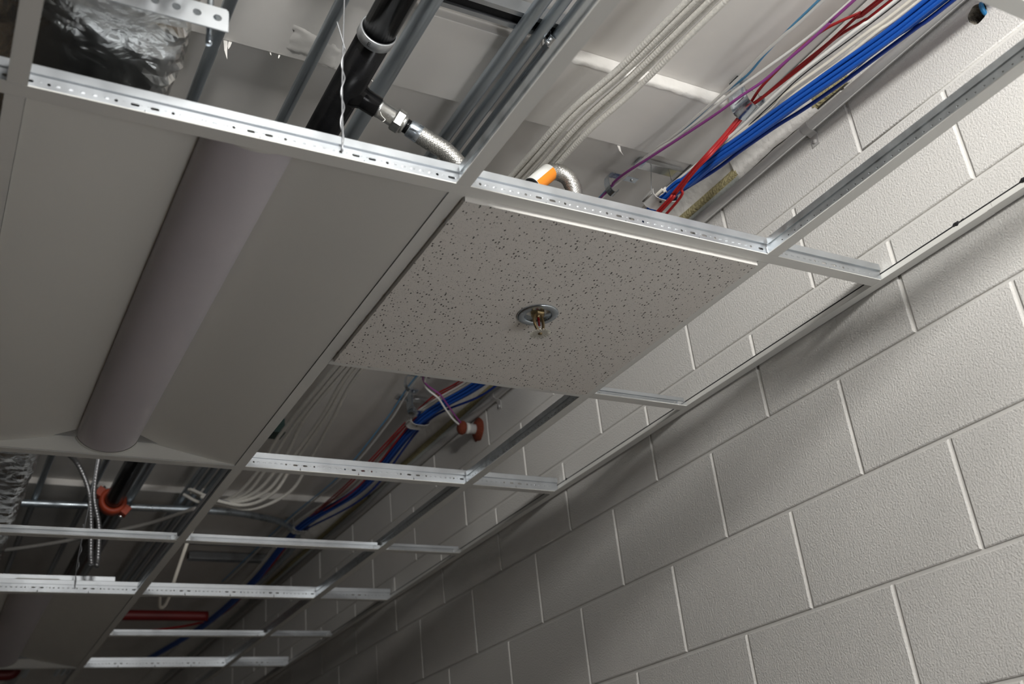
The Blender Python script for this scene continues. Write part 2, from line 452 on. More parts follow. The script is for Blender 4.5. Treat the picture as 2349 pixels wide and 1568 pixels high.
def stitch(mb, c, z_, side=-1, r=.0016, hl=.0022, proud=.0016):
    # small pressed lance standing proud of the web
    vs = [(c - hl - r, side * .0005, z_), (c - hl, side * .0005, z_ - r), (c + hl, side * .0005, z_ - r), (c + hl + r, side * .0005, z_), (c + hl, side * .0005, z_ + r), (c - hl, side * .0005, z_ + r),
          (c - hl * .6, side * proud, z_ + r * .3), (c + hl * .9, side * proud, z_ + r * .3)]
    mb.add(vs, [(0, 1, 6), (1, 2, 7, 6), (2, 3, 7), (3, 4, 7), (4, 5, 6, 7), (5, 0, 6)])

def local_flange(a, b, lip=.0012):
    f = MB()
    f.prism([(-FW, 0), (FW, 0), (FW, .0016), (FW - .0012, .0016), (FW - .0012, lip), (-FW + .0012, lip), (-FW + .0012, .0016), (-FW, .0016)], 'x', a, b)
    return f
def bulb_prof(h0, h1, hw):
    return [(-hw, h0), (hw, h0), (hw, h1 - .001), (hw - .001, h1), (-hw + .001, h1), (-hw, h1 - .001)]

def main_tee(y, x0, x1, label):
    t = thing('main_tee', (0, y, 0), label, 'ceiling tee')
    local_flange(x0, min(x1, .8776)).build('flange', 'white', t)
    w = MB(); pts, tri, loops, outer = WM
    k0 = math.ceil((x0 + .0762) / .1524); k1 = math.floor((x1 - .0762) / .1524)
    for k in range(k0, k1 + 1):
        c = k * .1524
        for side in (-1, 1):
            w.add([(c + u, side * .0005, z_) for u, z_ in pts], tri if side < 0 else [t_[::-1] for t_ in tri])
        for l in loops:
            n_ = len(l)
            w.add([(c + u, -.0005, z_) for u, z_ in l] + [(c + u, .0005, z_) for u, z_ in l], [(i, (i + 1) % n_, n_ + (i + 1) % n_, n_ + i) for i in range(n_)])
    a, b = k0 * .1524 - .0762, k1 * .1524 + .0762
    if a - x0 > .001: w.box(x0, a, -.0005, .0005, .0008, .030)
    if x1 - b > .001: w.box(b, x1, -.0005, .0005, .0008, .030)
    w.build('web', 'galv', t)
    s_ = MB()
    for k in range(k0, k1 + 1):
        for q in range(5):
            for sd in (-1, 1): stitch(s_, k * .1524 + .0762 + (q - 2) * .0145, .0185, sd)
        for d in (-.0265, .0265, -.0045, .0045): stitch(s_, k * .1524 + d, .0195, -1, .0009, .0010, .0012)
    tag(s_.build('stitching', 'galv', t), 'row of small pressed stitches', kind='stuff')
    b_ = MB(); b_.prism(bulb_prof(.0290, .0435, .0046), 'x', x0, x1)
    b_.build('bulb', 'galv', t)
    return t

def cross_tee(axis, fixed, a, b, height, label, punched=False, group=None):
    """axis 'y': runs in Y at X=fixed; axis 'x': runs in X at Y=fixed"""
    L_ = b - a
    if axis == 'y': t = thing('cross_tee', (fixed, a, 0), label, 'ceiling tee', group); t.rotation_euler = (0, 0, math.pi / 2)
    else: t = thing('cross_tee', (a, fixed, 0), label, 'ceiling tee', group)
    e0 = FW + .0004
    local_flange(e0, L_ - e0).build('flange', 'white', t)
    w = MB(); w.box(.004, L_ - .004, -.0005, .0005, .0008, height - .009)
    w.build('web', 'galvcross' if axis == 'y' else 'galv', t)
    b_ = MB()
    if height > .03:
        b_.prism(bulb_prof(height - .0130, height, .0030), 'x', .010, L_ - .010)
    else:
        b_.prism(bulb_prof(height - .0095, height, .0032), 'x', .010, L_ - .010)
        b_.prism(bulb_prof(height - .0140, height - .0105, .0015), 'x', .010, L_ - .010)
    b_.build('bulb', 'galvcross' if axis == 'y' else 'galv', t)
    if punched:
        s_ = MB(); n_ = int((L_ - .04) / .016)
        for i in range(n_):
            c = .025 + i * .016
            for sd in (-1, 1): stitch(s_, c, .0150, sd, .0010, .0010, .0014)
        tag(s_.build('stitching', 'chrome', t), 'row of tiny pressed stitches', kind='stuff')
    # stab-in end clips with a rivet hole
    for e, d in ((0.0, 1), (L_, -1)):
        c = MB(); x = e + d * .001
        c.box(min(x, x + d * .026), max(x, x + d * .026), -.0017, -.0007, .004, height * .62)
        c.box(min(x, x + d * .020), max(x, x + d * .020), -.0022, -.0017, height * .30, height * .55)
        c.build('end_clip', 'chrome', t)
        h = MB(); h.lathe([(0.0001, 0), (.0019, 0), (.0022, .0004), (.0014, .0010), (0.0001, .0010)], (x + d * .034, -.0006, height * .45), (0, -1, 0), 10)
        h.build('rivet', 'steel', t)
    return t

XL = -1.372
main_tee(0, XL, .8955, 'white main tee with punched bright web nearest the camera, above the speckled tile')
main_tee(2 * G, XL, .8955, 'punched main tee at the far end of the big lamp and open cell')
main_tee(4 * G, XL, .8955, 'punched main tee in front of the second, far lamp')
main_tee(6 * G, XL, .8955, 'farthest punched main tee at the bottom edge of the photo')
names_y = {-1: ('tee along the left side of the big lamp, by the foil duct', 'A'), 0: ('tee between lamp bays and cable bays', 'B'), 1: ('tee line next to the block wall', 'C')}
cross_tee('y', -G, -2 * G, 0, .038, 'cross tee rising to the top edge in front of the foil duct', True)
cross_tee('y', -G, 0, 2 * G, .038, 'cross tee along the left side of the big lamp at the left edge', True)
cross_tee('y', 0, -2 * G, 0, .038, 'wide blurred cross tee rising to the top edge between pipes and cables', True)
cross_tee('y', 0, 0, 2 * G, .038, 'cross tee between the big lamp and the speckled tile', True)
cross_tee('y', 0, 2 * G, 4 * G, .038, 'dark cross tee past the big lamp, between the two open bays', True)
cross_tee('y', 0, 4 * G, 6 * G, .038, 'far cross tee along the right side of the second lamp', True)
cross_tee('y', 0, 6 * G, 8 * G, .038, 'last cross tee leaving the photo at the bottom left', True)
cross_tee('y', G, -2 * G, 0, .038, 'long grey cross tee in front of the lit block wall at the upper right', True)
cross_tee('y', G, 0, 2 * G, .038, 'cross tee along the right side of the speckled tile beside the wall', True)
cross_tee('y', G, 2 * G, 4 * G, .038, 'cross tee beside the wall past the speckled tile, third from the top', True)
cross_tee('y', G, 4 * G, 6 * G, .038, 'far cross tee beside the wall, running into the dark lower end', True)
cross_tee('y', G, 6 * G, 8 * G, .038, 'last cross tee beside the wall at the bottom edge', True)
H2 = .0255
cross_tee('x', -G, 0, G, .038, 'short tee crossing the top right corner of the photo')
cross_tee('x', G, 0, G, H2, 'short cross tee under the far edge of the speckled tile')
cross_tee('x', G, G, .8900, H2, 'stub tee from the far corner of the speckled tile to the wall')
cross_tee('x', 3 * G, -G, 0, H2, 'smooth short tee at the left edge below the big lamp')
cross_tee('x', 3 * G, 0, G, H2, 'smooth short tee in the middle, under the drooping ivory cables')
cross_tee('x', 3 * G, G, .8900, H2, 'smooth stub tee to the wall, third stub from the top')
cross_tee('x', 5 * G, 0, G, H2, 'short tee to the right of the far lamp')
cross_tee('x', 5 * G, G, .8900, H2, 'far smooth stub tee to the wall near the dark end')

# ---- mineral tile
t = thing('ceiling_tile', (.3048, .3048, 0), 'speckled white mineral ceiling tile holding the sprinkler head', 'ceiling tile')
tb = MB(); i0, i1 = .0155, G - .0140; zf = -.0075
RS = .034
nC = 32
circ = [(.3048 + RS * math.cos(2 * math.pi * k / nC), .2985 + RS * math.sin(2 * math.pi * k / nC)) for k in range(nC)]
oc = [(i0, i0), (i1, i0), (i1, i1), (i0, i1)]
tri = tessellate_polygon([[Vector((u, w, 0)) for u, w in oc], [Vector((u, w, 0)) for u, w in circ]])
fc = MB(); fc.add([(u, w, zf) for u, w in oc + circ], [tuple(t_) for t_ in tri])
rehome(fc.build('face', 'tile', t), t)
ed = MB()
nE = 120
for (p, q) in (((i0, i0), (i1, i0)), ((i1, i0), (i1, i1)), ((i1, i1), (i0, i1)), ((i0, i1), (i0, i0))):
    vs = []
    nrm = Vector((q[1] - p[1], -(q[0] - p[0]), 0)).normalized()
    for i in range(nE + 1):
        u = i / nE; x, y = p[0] + (q[0] - p[0]) * u, p[1] + (q[1] - p[1]) * u
        d = .0006 * noise.noise(Vector((x * 140, y * 140, 2)))
        if 0 < i < nE and noise.noise(Vector((x * 60, y * 60, 9))) > .42: d += .0016
        vs += [(x, y, zf), (x + nrm.x * .0008 + nrm.x * d, y + nrm.y * .0008 + nrm.y * d, zf + .0012 - d), (x + nrm.x * .001, y + nrm.y * .001, .0012)]
    ed.add(vs, [(i * 3 + k, i * 3 + k + 1, i * 3 + 4 + k, i * 3 + 3 + k) for i in range(nE) for k in range(2)], True)
rehome(ed.build('reveal_edge', 'tile_edge', t), t)
bd = MB(); bd.box(.003, G - .003, .003, G - .003, .0014, .015)
rehome(bd.build('tile_body', 'tile_edge', t), t)

# ---- troffers
def troffer(y0, label):
    r = thing('troffer', (-G / 2, y0, 0), label, 'ceiling lamp')
    hx = G / 2 - .0128; ya, yb = .0128, 2 * G - .0128; lw = .0665; zt = .046
    prof = [(lw - .004, zt + .004)] + [(lw + (hx - lw) * u, .0022 + (zt - .0022) * (1 - u) ** 1.15) for u in [i / 14 for i in range(15)]]
    for sgn, nm in ((-1, 'side_reflector'), (1, 'side_reflector')):
        b = MB(); pp = [(sgn * x, z_) for x, z_ in prof]
        b.prism(pp, 'y', ya, yb, closed=False, smooth=True)
        b.build(nm, 'troffer', r)
    for ye in (ya, yb):
        b = MB(); n_ = len(prof)
        outline = [(-x, z_) for x, z_ in prof[::-1]] + prof
        vs = [(x, ye, z_ + .001) for x, z_ in outline] + [(x, ye, .0018) for x, z_ in outline]
        m_ = len(outline)
        b.add(vs, [(i, i + 1, m_ + i + 1, m_ + i) for i in range(m_ - 1)])
        ep = b.build('end_plate', 'troffer', r)
        if ye == yb:
            for xs in (.235, -.235, .228):
                d = MB(); d.lathe([(.0001, -.0006), (.0012, -.0006), (.0012, .0004)], (xs, ye - .0004, .012), (0, -1, 0), 8)
                d.build('rivet_hole', 'black', ep)
    ln = MB(); nL = 28
    lp = [(lw * math.cos(math.pi + math.pi * i / nL), zt + .002 + .0435 * math.sin(math.pi + math.pi * i / nL)) for i in range(nL + 1)]
    lp = [(x, max(z_, .0035)) for x, z_ in lp]
    vs = []
    yy = [ya + .010, ya + .012] + [ya + .02 + (yb - ya - .04) * i / 8 for i in range(9)] + [yb - .012, yb - .010]
    for y in yy: vs += [(x, y, z_) for x, z_ in lp]
    k = nL + 1
    ln.add(vs, [(i * k + j, i * k + j + 1, (i + 1) * k + j + 1, (i + 1) * k + j) for i in range(len(yy) - 1) for j in range(nL)], True)
    lens = ln.build('lens', 'lens', r)
    for ye, d in ((ya + .010, -1), (yb - .010, 1)):
        c = MB(); c.add([(x * 1.02, ye, zt + .002 + (z_ - zt - .002) * 1.02) for x, z_ in lp] + [(x * 1.04, ye + d * .0085, zt + .002 + (z_ - zt - .002) * 1.03) for x, z_ in lp], [(j, j + 1, k + j + 1, k + j) for j in range(nL)], True)
        c.add([(x * 1.04, ye + d * .0085, zt + .002 + (z_ - zt - .002) * 1.03) for x, z_ in lp], [tuple(range(k))])
        c.build('lens_cap', 'troffer', lens)
    h = MB(); h.box(-hx + .05, hx - .05, .07, 2 * G - .07, .0560, .078)
    for sx in (-1, 1): h.box(min(sx * (hx + .0005), sx * (hx + .006)), max(sx * (hx + .0005), sx * (hx + .006)), .03, 2 * G - .03, .0018, .034)
    h.add([(-hx, .02, .036), (hx, .02, .036), (hx, 2 * G - .02, .036), (-hx, 2 * G - .02, .036), (-hx + .05, .07, .060), (hx - .05, .07, .060), (hx - .05, 2 * G - .07, .060), (-hx + .05, 2 * G - .07, .060)], [(0, 1, 5, 4), (1, 2, 6, 5), (2, 3, 7, 6), (3, 0, 4, 7)])
    h.build('housing', 'galv', r)
    return r
troffer(0, 'large unlit recessed troffer lamp with a rounded grey lens, left of the speckled tile')
troffer(4 * G, 'dark second troffer lamp in the far lower left corner')

# ---- sprinkler head in the tile
SX, SY = .3048, .2985
sp = thing('fire_sprinkler', (SX, SY, 0), 'pendent fire sprinkler head with chrome ring and toothed deflector', 'sprinkler')
def spart(mb, name, m, parent=None):
    o = mb.build(name, m); o.parent = parent or sp
    return o
e = MB(); e.lathe([(.0365, .0), (.0388, -.0008), (.0390, -.0022), (.0378, -.0036), (.0365, -.0041), (.0268, -.0048), (.0256, -.0040), (.0250, -.002), (.0238, .030), (.0365, .030)], (0, 0, zf), (0, 0, 1), 40, closed=True)
spart(e, 'escutcheon', 'zinc')
e = MB(); e.lathe([(.0001, 0), (.0236, 0)], (0, 0, zf + .029), (0, 0, 1), 24); spart(e, 'cup_floor', 'black')
bd = MB(); bd.lathe([(.0001, .024), (.0125, .024), (.0135, .012), (.0145, .008), (.0145, -.001), (.012, -.0035), (.008, -.005), (.0001, -.005)], (0, 0, zf), (0, 0, 1), 6, smooth=False)
spart(bd, 'wrench_boss', 'brass')
ar = MB()
for sgn in (-1, 1):
    p = smooth_path([(sgn * .0105, 0, -.010), (sgn * .0125, 0, -.020), (sgn * .0110, 0, -.033), (sgn * .005, 0, -.043), (0, 0, -.0455)], .003)
    ar.tube([Matrix.Rotation(math.radians(18), 3, 'Z') @ q for q in p], .0029, 8)
spart(ar, 'frame_arms', 'brass')
gb = MB(); gb.lathe([(.0001, -.012), (.0019, -.013), (.0024, -.017), (.0022, -.030), (.0012, -.033), (.0001, -.034)], (0, 0, 0), (0, 0, 1), 12); spart(gb, 'glass_bulb', 'bulb')
bt = MB(); bt.lathe([(.0001, -.0085), (.0055, -.0085), (.0050, -.012), (.003, -.0145), (.0001, -.0148)], (0, 0, 0), (0, 0, 1), 14); spart(bt, 'valve_button', 'brass')
df = MB(); nt_ = 20; zd = -.048; th = .0011
for side, dz in ((1, 0.0), (-1, th)):
    vs = [(0, 0, zd + dz)]; fs = []
    for k in range(nt_):
        for (fr, rr, dd) in ((0.0, .0135, 0), (.14, .0196, -.0012), (.54, .0196, -.0012), (.68, .0135, 0)):
            a = 2 * math.pi * (k + fr) / nt_; vs.append((rr * math.cos(a), rr * math.sin(a), zd + dz + dd))
    for k in range(nt_):
        i = 1 + 4 * k; j = 1 + 4 * ((k + 1) % nt_)
        fs += [(0, i, i + 3), (0, i + 3, j), (i, i + 1, i + 2, i + 3)]
    df.add(vs, fs if side < 0 else [f[::-1] for f in fs])
m_ = 4 * nt_; o_ = m_ + 1
df.f += [(1 + i, 1 + (i + 1) % m_, o_ + 1 + (i + 1) % m_, o_ + 1 + i) for i in range(m_)]; df.sm += [False] * m_
spart(df, 'deflector', 'deflector')
sc = MB(); sc.lathe([(.0001, -.0018), (.0035, -.0018), (.0042, -.0005), (.0042, .004), (.0001, .004)], (0, 0, zd), (0, 0, 1), 14); spart(sc, 'centre_screw', 'brass')

# ================================================================== SERVICES
def pipe_thing(name, m, pts, r, label, cat, group=None, seg=16, step=.02, smooth_it=True):
    b = MB(); b.tube(smooth_path(pts, step) if smooth_it and len(pts) > 2 else pts, r, seg)
    o = b.build(name, m); return tag(o, label, cat, group)

# foil-wrapped duct
dk = MB(); x0, x1, z0, z1, cr = -1.02, -.408, .128, .47, .035
ring = []
def arc(cx, cz, a0, a1, n): return [(cx + cr * math.cos(math.radians(a0 + (a1 - a0) * i / n)), cz + cr * math.sin(math.radians(a0 + (a1 - a0) * i / n))) for i in range(n + 1)]
def linspace(p, q, n): return [(p[0] + (q[0] - p[0]) * i / n, p[1] + (q[1] - p[1]) * i / n) for i in range(1, n)]
c1 = arc(x1 - cr, z0 + cr, -90, 0, 8); c2 = arc(x1 - cr, z1 - cr, 0, 90, 5); c3 = arc(x0 + cr, z1 - cr, 90, 180, 3); c4 = arc(x0 + cr, z0 + cr, 180, 270, 4)
ring = c1 + linspace(c1[-1], c2[0], 22) + c2 + linspace(c2[-1], c3[0], 4) + c3 + linspace(c3[-1], c4[0], 4) + c4 + linspace(c4[-1], c1[0], 36)
ys = []; y = -.75
while y < 4.4: ys.append(y); y += .0125 if y < .7 else .03
vs = []
for y in ys:
    for (x, z_) in ring:
        p = Vector((x, y, z_)); cx, cz = (x0 + x1) / 2, (z0 + z1) / 2
        nx = (x - cx) / .3; nz = (z_ - cz) / .17; l = math.hypot(nx, nz) or 1
        corner = max(0, 1 - math.hypot(x - x1, z_ - z0) / .09)
        d = .006 * noise.noise(p * 7) + .0045 * noise.turbulence(p * 24, 3, True) * (0.7 + 1.6 * corner) + .004 * corner * noise.noise(Vector((y * 60, x * 30, z_ * 30)))
        vs.append((x + d * nx / l, y, z_ + d * nz / l + .004))
k = len(ring)
dk.add(vs, [(i * k + j, i * k + (j + 1) % k, (i + 1) * k + (j + 1) % k, (i + 1) * k + j) for i in range(len(ys) - 1) for j in range(k)], False)
tag(dk.build('duct', 'foil'), 'crumpled foil-wrapped air duct at the upper left', 'duct')

# perforated trapeze bar under the duct
tz = thing('trapeze_bar', (-.8, -.1, .09), 'perforated steel trapeze bar under the foil duct at the top left', 'bracket')
b = MB(); zc0, zc1 = .0890, .1270; xa, xb = -1.1, -.3765
holes = [(xb - .0145 - i * .0262, .1085) for i in range(27)]
outer = [(xa, zc0), (xb, zc0), (xb, zc1 - .006), (xb - .003, zc1), (xa, zc1)]
lps = [[(cx + .0056 * math.cos(2 * math.pi * q / 14), cz + .0056 * math.sin(2 * math.pi * q / 14)) for q in range(14)] for cx, cz in holes]
tri = tessellate_polygon([[Vector((u, w, 0)) for u, w in l] for l in [outer] + lps]); pts = outer + [p for l in lps for p in l]
for yy_ in (-.1010, -.0990): b.add([(u, yy_, w) for u, w in pts], [tuple(t_) for t_ in tri] if yy_ < -.1 else [tuple(t_)[::-1] for t_ in tri])
for l in lps: b.add([(u, -.1010, w) for u, w in l] + [(u, -.0990, w) for u, w in l], [(i, (i + 1) % 14, 14 + (i + 1) % 14, 14 + i) for i in range(14)])
for l in [outer]: n_ = len(l); b.add([(u, -.1010, w) for u, w in l] + [(u, -.0990, w) for u, w in l], [(i, (i + 1) % n_, n_ + (i + 1) % n_, n_ + i) for i in range(n_)])
rehome(b.build('face_plate', 'galv'), tz)
b = MB(); b.box(xa, xb, -.099, -.062, .1245, .1268); rehome(b.build('channel_back', 'galvcross'), tz)
rod = thing('threaded_rod', (-.3965, -.082, .078), 'threaded hanger rod through the end of the trapeze bar', 'rod')
b = MB(); b.tube([(0, 0, z_) for z_ in np.arange(0, .47, .0016)], .0045, 10, rf=lambda d, a: .0042 + .0005 * math.sin(2 * math.pi * d / .0032 + a)); b.build('rod', 'zinc', rod)
b = MB(); b.lathe([(.0001, .036), (.0085, .036), (.0085, .046), (.0001, .046)], (0, 0, 0), (0, 0, 1), 6, smooth=False); b.build('nut', 'zinc', rod)

# strut channel under the deck carrying the conduits
def strut(x0, x1, yc, zb, label):
    b = MB(); h, w, l = .030, .0205, .008
    prof = [(-w + l, zb + .006), (-w + l, zb), (-w, zb), (-w, zb + h), (w, zb + h), (w, zb), (w - l, zb), (w - l, zb + .006)]
    inn = [(w - l - .0014, zb + .006), (w - l - .0014, zb - 0.0012), (w + .0012, zb - .0012), (w + .0012, zb + h + .0012), (-w - .0012, zb + h + .0012), (-w - .0012, zb - .0012), (-w + l + .0014, zb - .0012), (-w + l + .0014, zb + .006)]
    b.prism([(yc + u, v) for u, v in prof + inn], 'x', x0, x1)
    o = b.build('strut_channel', 'galv')
    i_ = MB(); i_.box(x0, x1, yc - w + .0006, yc + w - .0006, zb + .0085, zb + .011); tag(i_.build('slot_shade', 'black', o), 'black strip painting the shade inside the slot')  # black strip paints the shade of the channel's deep interior
    return tag(o, label, 'strut')
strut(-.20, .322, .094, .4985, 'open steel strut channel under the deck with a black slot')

EZ = .472
conds = [(-.299, .0117, 'thin grey steel conduit beside the foil duct'),
         (-.117, .0117, 'grey steel conduit between the foil duct and the black pipe'),
         (.028, .0172, 'thick mottled steel conduit just right of the black sprinkler pipe'),
         (.2165, .0136, 'steel conduit crossing the open slot of the strut channel'),
         (.2545, .0115, 'narrow steel conduit second from the blurred cross tee'),
         (.289, .0112, 'steel conduit clamped at the end of the strut channel')]
for x, r, lab in conds:
    zc = .4975 - r if x > -.2 else EZ
    pipe_thing('conduit', 'emt', [(x, -1.6, zc), (x + .004, 1.0, zc), (x - .004, 3.2, zc), (x, 6.4, zc)], r, lab, 'conduit', 'steel conduits running along the plenum', 20, .3)
# strut clamp on the end conduit
cl = thing('conduit_clamp', (.294, .1, .47), 'bright bent clamp holding the end conduit to the strut', 'clamp')
b = MB(); pr_ = []
for i in range(13):
    a = math.radians(-200 + 220 * i / 12); pr_.append((.289 + .0135 * math.cos(a), .4863 + .0135 * math.sin(a)))
pr_ = [(.2730, .4985)] + pr_ + [(.3050, .4985)]
full = pr_ + [(.289 + (u - .289) * .9, .4863 + (w - .4863) * .9) for u, w in pr_[::-1]]
b.prism(full, 'y', .088, .112); rehome(b.build('strap', 'chrome'), cl)
b = MB(); b.lathe([(.0001, 0), (.004, 0), (.0045, .003), (.0035, .020), (.0001, .022)], (.2745, .10, .468), (0, 0, 1), 10); rehome(b.build('bolt', 'chrome'), cl)

# black sprinkler main
BX, BZ = -.080, .36
bp = thing('sprinkler_pipe', (BX, .25, BZ), 'large black sprinkler pipe with a white ring and branch outlet', 'pipe')
def bpart(mb, name, m, parent=None):
    o = mb.build(name, m); rehome(o, bp)
    if parent:
        o.parent = parent; o.location = (0, 0, 0)
    return o
b = MB(); b.tube([(BX, yy_, BZ) for yy_ in (-1.6, -.5, .094)], .0292, 32); bpart(b, 'near_pipe', 'pipe')
b = MB(); b.tube([(BX, yy_, BZ) for yy_ in (.094, .6, 2.0, 4.0, 6.4)], .0302, 32); bpart(b, 'far_pipe', 'pipe')
b = MB(); b.lathe([(.0298, 0), (.0322, 0), (.0330, .0008), (.0330, .0200), (.0322, .0208), (.0298, .0208)], (BX, .082, BZ), (0, 1, 0), 40, closed=True); ringo = bpart(b, 'ring', 'ringpaint')
def text_obj(txt, size, m, parent, mw):
    c = bpy.data.curves.new('mark', 'FONT'); c.body = txt; c.size = size; c.extrude = .0002; c.align_x = 'CENTER'; c.align_y = 'CENTER'
    tmp = bpy.data.objects.new('tmp', c); COL.objects.link(tmp)
    dg = bpy.context.evaluated_depsgraph_get(); me = bpy.data.meshes.new_from_object(tmp.evaluated_get(dg))
    bpy.data.objects.remove(tmp)
    me.transform(mw); me.materials.append(M[m])
    o = bpy.data.objects.new('mark', me); COL.objects.link(o); o.parent = parent
    return o
dn = Vector((-.50, 0, -.866)).normalized(); up_ = Vector((0, -1, 0)); rt_ = up_.cross(dn)
mk = Matrix.Translation(Vector((BX, .0925, BZ)) + dn * .0330) @ Matrix(((rt_.x, up_.x, dn.x, 0), (rt_.y, up_.y, dn.y, 0), (rt_.z, up_.z, dn.z, 0), (0, 0, 0, 1)))
text_obj('E', .013, 'black', ringo, mk)
# branch outlet, angled down towards the tile
A0 = Vector((BX, .241, BZ + .003)); AD = Vector((.903, 0, -.429)).normalized()
def seat(prof, name, m, parent, seg=28, smooth=True):
    b = MB(); b.lathe(prof, A0, AD, seg, smooth=smooth); o = b.build(name, m); return rehome(o, parent)
seat([(.030, .018), (.0268, .027), (.0222, .033), (.0200, .038), (.0198, .066), (.0180, .0668), (.0001, .0668)], 'outlet', 'pipe', bp)
b = MB(); b.tube(smooth_path([A0 + AD * .067 + Vector((0, -.008, -.014)), A0 + AD * .069 + Vector((0, -.010, -.024)), A0 + AD * .075 + Vector((0, -.012, -.030)), A0 + AD * .070 + Vector((0, -.010, -.037))], .003), .0007, 6)
bpart(b, 'thread_tape_tail', 'paper')

# flexible braided drop from the outlet to the sprinkler
hs = thing('sprinkler_hose', tuple(A0 + AD * .08), 'braided steel sprinkler hose looping from the black pipe to the tile', 'hose')
seat([(.0001, .066), (.0160, .066), (.0172, .068), (.0172, .072), (.0164, .0725), (.0168, .101), (.0160, .102), (.0001, .102)], 'adapter', 'steel', hs)
seat([(.0001, .0655), (.0156, .0655), (.0156, .071), (.0001, .071)], 'thread_tape', 'paper', hs)
seat([(.0001, .100), (.0200, .100), (.0226, .1025), (.0226, .116), (.0200, .1185), (.0001, .1185)], 'hex_nut', 'steel', hs, 6, False)
seat([(.0001, .118), (.0182, .118), (.0186, .121), (.0160, .124), (.0001, .124)], 'collar', 'steel', hs)
seat([(.0001, .123), (.0138, .123), (.0138, .133), (.0001, .133)], 'gap_filler', 'pipe', hs)
seat([(.0001, .131), (.0158, .131), (.0168, .133), (.0172, .154), (.0164, .156), (.0001, .156)], 'ferrule', 'zinc', hs)
hp = [A0 + AD * .150, A0 + AD * .18, A0 + AD * .215 + Vector((0, .001, 0)), Vector((.150, .252, .243)), Vector((.205, .300, .205)), Vector((.275, .370, .180)), Vector((.350, .390, .178)), Vector((.405, .352, .212)),
      Vector((.425, .300, .272)), Vector((.414, .285, .311)), Vector((.388, .287, .328)), Vector((.358, .289, .318))]
path = smooth_path(hp, .0018)
b = MB(); b.tube(path[::3], .0148, 12); rehome(b.build('hose_core', 'core'), hs)
def braid(path, r, strands, pitch, wr, seg=1):
    P = path; n = len(P)
    T = [(P[min(i + 1, n - 1)] - P[max(i - 1, 0)]).normalized() for i in range(n)]
    u = T[0].orthogonal().normalized(); fr = []; d = 0; ds = []
    for i in range(n):
        if i: d += (P[i] - P[i - 1]).length
        u = (u - T[i] * u.dot(T[i])).normalized(); fr.append((u.copy(), T[i].cross(u))); ds.append(d)
    b = MB()
    for sgn in (-1, 1):
        for s_ in range(strands):
            vs = []
            for i in range(n):
                a = sgn * 2 * math.pi * ds[i] / pitch + 2 * math.pi * s_ / strands
                rr = r + .0007 * math.sin(strands * 2 * math.pi * ds[i] / pitch * .5 * 2 + (0 if sgn > 0 else math.pi) + s_ * math.pi)
                uu, ww = fr[i]; rad = uu * math.cos(a) + ww * math.sin(a); tan = (-uu * math.sin(a) + ww * math.cos(a)) * .62 - T[i] * sgn * .78
                c = P[i] + rad * rr
                vs += [c - tan * wr - rad * .0003, c + rad * .0006, c + tan * wr - rad * .0003]
            b.add(vs, [(i * 3 + q, i * 3 + q + 1, i * 3 + 4 + q, i * 3 + 3 + q) for i in range(n - 1) for q in range(2)], True)
    return b
tag(rehome(braid(path, .0163, 16, .066, .0019).build('braid', 'braid'), hs), 'woven bright steel braid', kind='stuff')
# label sleeve and reducer
S0, S1 = Vector((.368, .289, .324)), Vector((.3235, .2895, .279)); sd = (S1 - S0).normalized(); sl = (S1 - S0).length
def sleeve(prof, nm, m, seg=32):
    b = MB(); b.lathe(prof, S0, sd, seg); return rehome(b.build(nm, m), hs)
slv = sleeve([(.0160, 0), (.0186, .001), (.0186, sl), (.0160, sl)], 'label_sleeve', 'paper')
tag(slv, 'white paper label sleeve')
ob = MB()      # orange band on one side of the label
vs = []
na = 14
n1 = Vector((.072, -.994, -.082)); n1 = (n1 - sd * n1.dot(sd)).normalized(); n2 = n1.cross(sd)
for i in range(na + 1):
    a = math.radians(-8 + 118 * i / na)
    for h in (.0015, sl - .0008): vs.append(S0 + sd * h + (n1 * math.cos(a) + n2 * math.sin(a)) * .0188)
ob.add(vs, [(i * 2, i * 2 + 1, i * 2 + 3, i * 2 + 2) for i in range(na)], True)
BAND = ob.build('orange_band', 'orange'); rehome(BAND, hs)
sleeve([(.0162, sl - .003), (.0184, sl), (.0180, sl + .003), (.0150, sl + .003), (.0150, sl - .003)], 'end_rim', 'black')
dp = MB(); dp.tube(smooth_path([S1 - sd * .004, S1 + sd * .012, Vector((.307, .296, .225)), Vector((SX, SY, .16)), Vector((SX, SY, .10)), Vector((SX, SY, .024))], .01), .0128, 16)
rehome(dp.build('reducer', 'steel'), hs)

# wall conduit with painted straps
pipe_thing('conduit', 'wallpipe', [(.8872, -1.5, .4165), (.8872, 2, .4165), (.8872, 6.9, .4165)], .0119, 'white painted conduit strapped along the top of the block wall', 'conduit', None, 18, .3, False)
def pipe_strap(y, label):
    s_ = thing('pipe_strap', (.9, y, .40), label, 'clamp', 'painted conduit straps')
    b = MB(); pr_ = []
    for i in range(15):
        a = math.radians(80 + 210 * i / 14); pr_.append((.8872 + .0136 * math.cos(a), .4165 + .0136 * math.sin(a)))
    pr_ += [(.8980, .3990), (.8975, .3740), (.8995, .3740), (.8995, .4015)]
    inn = [(.8872 + .0120 * math.cos(math.radians(80 + 210 * i / 14)), .4165 + .0120 * math.sin(math.radians(80 + 210 * i / 14))) for i in range(14, -1, -1)]
    b.prism(pr_ + inn, 'y', y - .010, y + .010); rehome(b.build('strap', 'wallpipe'), s_)
    b = MB(); b.lathe([(.0001, .0035), (.0045, .003), (.0055, 0), (.0055, -.001)], (.8975, y, .384), (-1, 0, 0), 12); rehome(b.build('screw', 'wallpipe'), s_)
pipe_strap(.062, 'white painted strap on the wall conduit, nearest the cables')
pipe_strap(1.50, 'white painted strap on the wall conduit beside the firestop sleeve')

